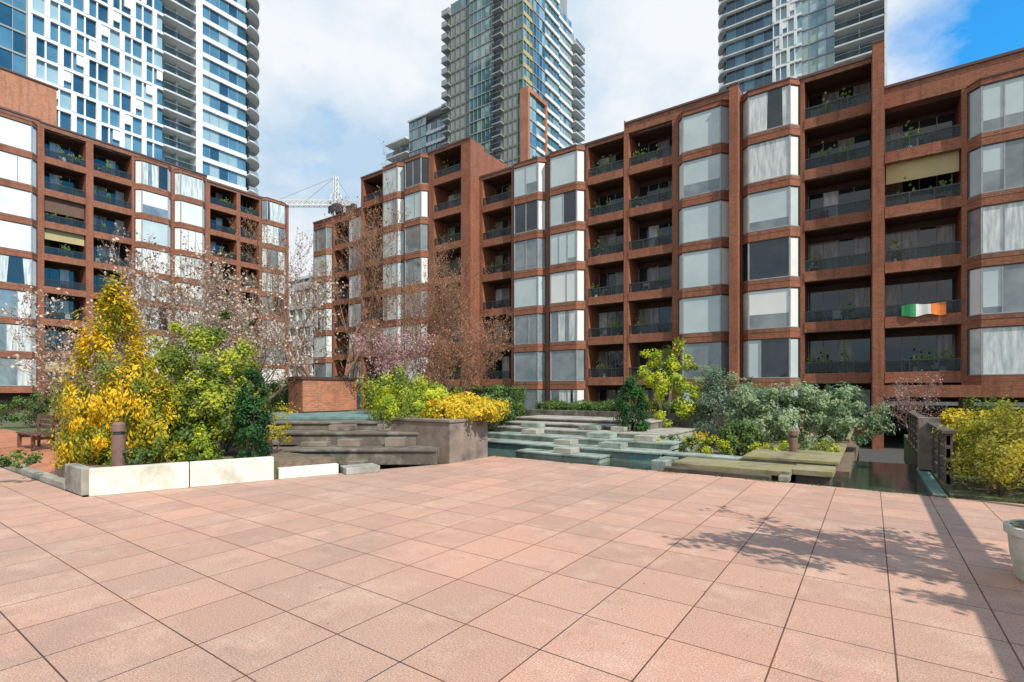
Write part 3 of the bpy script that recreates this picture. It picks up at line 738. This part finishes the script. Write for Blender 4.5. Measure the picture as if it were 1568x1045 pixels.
tree('bare_red_maple',-9.2,26,-.2,17.0,'redbud',31,bark='barkr',spread=.42,depth=7,budn=2,budp=.5,bs=.075,r0=.26,multi=2,trunk=.17,up=.5,white=.8)
tree('bare_red_maple',-5.3,24.5,-.2,12.5,'redbud',32,bark='barkr',spread=.45,depth=7,budn=2,budp=.4,bs=.075,r0=.2,multi=2,trunk=.17,up=.5,white=.8)
tree('pink_magnolia',-3.9,17.5,.6,4.8,'pink',33,bark='bark',spread=.6,depth=6,budn=2,budp=.4,bs=.065,r0=.12,multi=3,trunk=.2,white=.8)
tree('bare_magnolia',-2.0,18,.4,5.4,'redbud',34,bark='barkr',spread=.6,depth=6,budn=2,budp=.45,bs=.06,r0=.14,multi=3,trunk=.2,white=.8)
shrub('yellow_green_shrub',-2.7,14.2,.8,1.25,1.05,'lime',n=9000,sz=.075,clumps=80,cs=.2,seed=71,w=(.45,.4,.15))
shrub('yellow_green_shrub',-3.6,15.8,.8,1.2,1.5,'yg',n=5000,sz=.08,clumps=60,cs=.22,seed=72)
shrub('golden_hedge_shrub',-1.15,12.6,.86,.85,.62,'hedgey',n=7000,sz=.07,clumps=60,cs=.16,seed=73,w=(.85,.15))
shrub('golden_hedge_shrub',-.75,12.15,.88,.5,.5,'hedgey',n=3500,sz=.065,clumps=40,cs=.13,seed=74,w=(.85,.15))
shrub('golden_hedge_shrub',-1.6,12.3,.88,.6,.5,'hedgey',n=3500,sz=.065,clumps=40,cs=.13,seed=79,w=(.85,.15))
shrub('green_shrub',-.6,15.8,.6,.9,1.0,'green',n=4000,sz=.08,clumps=50,cs=.18,seed=75)
shrub('green_shrub',-2.4,13.2,.75,1.1,.6,'lime',n=5000,sz=.07,clumps=50,cs=.18,seed=76,w=(.4,.4,.2))
hedge('clipped_hedge',-17.4,-15.5,9.6,11.8,.3,1.95,'green',n=9000)
hedge('clipped_hedge',-14.4,-10.5,14.8,15.8,.2,1.75,'green',n=9000)
hedge('clipped_hedge',-11.5,-3.0,18,18.9,.2,1.15,'green',n=14000)
hedge('clipped_hedge',-10.3,-3.9,16.5,17.2,.3,1.08,'green',n=8000,sz=.08)
# right bed
shrub('columnar_cypress',3.35,14.3,.0,.42,1.95,'dkgreen',n=10000,sz=.065,clumps=110,cs=.12,shape='col',seed=81,upb=.5,stems=2)
shrub('lime_green_tree',4.95,16.2,.0,1.05,3.15,'lime',n=8000,sz=.08,clumps=80,cs=.2,seed=82,w=(.65,.27,.08))
shrub('blue_green_pine',6.1,15.2,0,.95,2.2,'blue',n=7000,sz=.085,asp=.35,clumps=70,cs=.2,shape='cone',seed=83,upb=.3,w=(.75,.25))
rw=(.66,.26,.08)
shrub('rhododendron',6.7,13.6,0,1.0,1.75,'rhodo',n=6500,sz=.10,asp=.4,clumps=75,cs=.19,seed=84,w=rw)
shrub('rhododendron',7.9,13.6,0,1.1,1.85,'rhodo',n=7000,sz=.10,asp=.4,clumps=80,cs=.19,seed=85,w=rw)
shrub('rhododendron',8.95,13.9,0,1.0,1.7,'rhodo',n=6500,sz=.10,asp=.4,clumps=75,cs=.19,seed=86,w=rw)
shrub('rhododendron',6.6,16.4,0,1.3,2.4,'rhodo',n=6000,sz=.10,asp=.4,clumps=70,cs=.22,seed=87)
shrub('green_shrub',5.55,12.5,.1,.45,.8,'green',n=2800,sz=.07,clumps=35,cs=.13,seed=88,w=(.7,.2,.1))
for i in range(9):
    shrub('ground_cover_plant',3.7+i*.42,13.1-.22*i+.15*((i*5)%3),.05,.35,.38,['lime','green','yg'][i%3],n=800,sz=.06,clumps=16,cs=.12,seed=90+i,stems=0)
shrub('daffodil_flowers',4.9,12.9,.2,.5,.4,'hedgey',n=300,sz=.06,clumps=30,cs=.06,seed=99,w=(.95,.05),stems=0)
hedge('clipped_hedge',1.3,12,13.5,15.0,-.1,1.12,'hedgey',n=16000,sz=.07,seed=5)
shrub('forsythia_shrub',8.35,7.9,0,1.25,1.42,'forsy',n=9000,sz=.055,clumps=100,cs=.19,seed=101,w=(.55,.45),stems=40)
shrub('forsythia_shrub',7.6,7.95,0,.6,.8,'forsy',n=2600,sz=.05,clumps=40,cs=.15,seed=104,w=(.5,.5),stems=20)
shrub('forsythia_shrub',8.9,8.9,0,1.1,1.6,'yg',n=5000,sz=.06,clumps=60,cs=.2,seed=102,stems=20)
tree('pink_plum_sapling',13.6,17,-.1,2.9,'pink',103,spread=.55,depth=5,budn=1,budp=.5,bs=.05,r0=.07,multi=3,trunk=.25)
tu,tp=pot(5.5,2.9,.34,.5)
tree('potted_bare_tree',5.5,2.9,.45,3.1,'blossom',113,spread=.62,depth=5,budn=6,bs=.085,r0=.05,multi=2,trunk=.3,up=.5)
shrub('roof_conifer',2.2,50,18.2,1.0,6.4,'green',n=1800,sz=.3,asp=.4,clumps=40,cs=.5,shape='cone',seed=120)
shrub('roof_shrub',14.6,44,19,.9,2.1,'green',n=800,sz=.2,clumps=20,cs=.4,seed=121)
rng=np.random.default_rng(9); n=2600
xx=rng.uniform(-7.6,1.6,n); keep=(np.sin(xx*3.1)+np.sin(xx*7.7+1)+rng.normal(size=n)*.6)>.3; xx=xx[keep]; n=len(xx)
C=np.stack([xx,10.1-np.abs(rng.normal(size=n))*.05,np.full(n,.012)],1)
leafmesh('moss_tufts',C,np.tile([0,0,1.],(n,1))+rng.normal(size=(n,3))*.5,.03,.7,L['green'],rng.integers(0,3,n))
rng=np.random.default_rng(5); n=160
C=np.stack([rng.uniform(-10,2.5,n),rng.uniform(2,10,n),np.full(n,.006)],1)
leafmesh('fallen_leaves',C,np.tile([0,0,1.],(n,1))+rng.normal(size=(n,3))*.15,.018,.6,L['redbud'],rng.integers(0,2,n))

# ---------------------------------------------------------------- light & sky
az=Vector((.95,-.30)); az.normalize(); el=math.radians(46)
sd=Vector((az.x*math.cos(el),az.y*math.cos(el),math.sin(el)))
ld=bpy.data.lights.new('sun','SUN'); ld.energy=5.0; ld.angle=math.radians(.5); ld.color=(1,.94,.83)
lo=bpy.data.objects.new('sun',ld); SC.collection.objects.link(lo); lo.rotation_euler=sd.to_track_quat('Z','Y').to_euler()
w=bpy.data.worlds.new('World'); SC.world=w; w.use_nodes=True; nt=w.node_tree; bg=nt.nodes['Background']
sky=N(nt,'ShaderNodeTexSky',sky_type='NISHITA'); sky.sun_disc=False; sky.sun_elevation=el; sky.sun_rotation=math.atan2(az.x,az.y)
sky.air_density=1.0; sky.dust_density=.5; sky.ozone_density=2.0
tc=N(nt,'ShaderNodeTexCoord').outputs['Generated']
sp=N(nt,'ShaderNodeSeparateXYZ'); nt.links.new(tc,sp.inputs[0])
za=math_(nt,'ADD',sp.outputs[2],.35)
dv=N(nt,'ShaderNodeVectorMath',operation='SCALE'); iv=math_(nt,'DIVIDE',1.0,za)
nt.links.new(tc,dv.inputs[0]); nt.links.new(iv,dv.inputs['Scale'])
f1=noise_(nt,dv.outputs[0],2.6,9,.6)
yy=math_(nt,'MAXIMUM',sp.outputs[1],0.0)
xm=math_(nt,'MAXIMUM',math_(nt,'ADD',sp.outputs[0],.05),-.03)
xy=math_(nt,'MULTIPLY',xm,yy)
mv=math_(nt,'MULTIPLY_ADD',xy,-2.6,f1)
fac=ramp(nt,mv,.20,.44)
shade=ramp(nt,noise_(nt,dv.outputs[0],2.0,7,.55),.40,.60)
cl=mixc(nt,shade,(4.6,6.2,7.8),(8.3,8.6,8.9))
blue=mixc(nt,1.0,sky.outputs[0],(.35,1.8,2.5),'MULTIPLY')
out=mixc(nt,fac,blue,cl)
nt.links.new(out,bg.inputs[0]); bg.inputs[1].default_value=.11

cd=bpy.data.cameras.new('camera'); co=bpy.data.objects.new('camera',cd); SC.collection.objects.link(co)
co.location=(0,0,1.6); co.rotation_euler=(math.radians(90),0,math.radians(35.2))
cd.lens=17.9; cd.sensor_width=36; cd.shift_y=.0494; cd.clip_end=5000; cd.clip_start=.05
SC.camera=co
SC.view_settings.view_transform='Standard'; SC.view_settings.look='None'; SC.view_settings.exposure=0
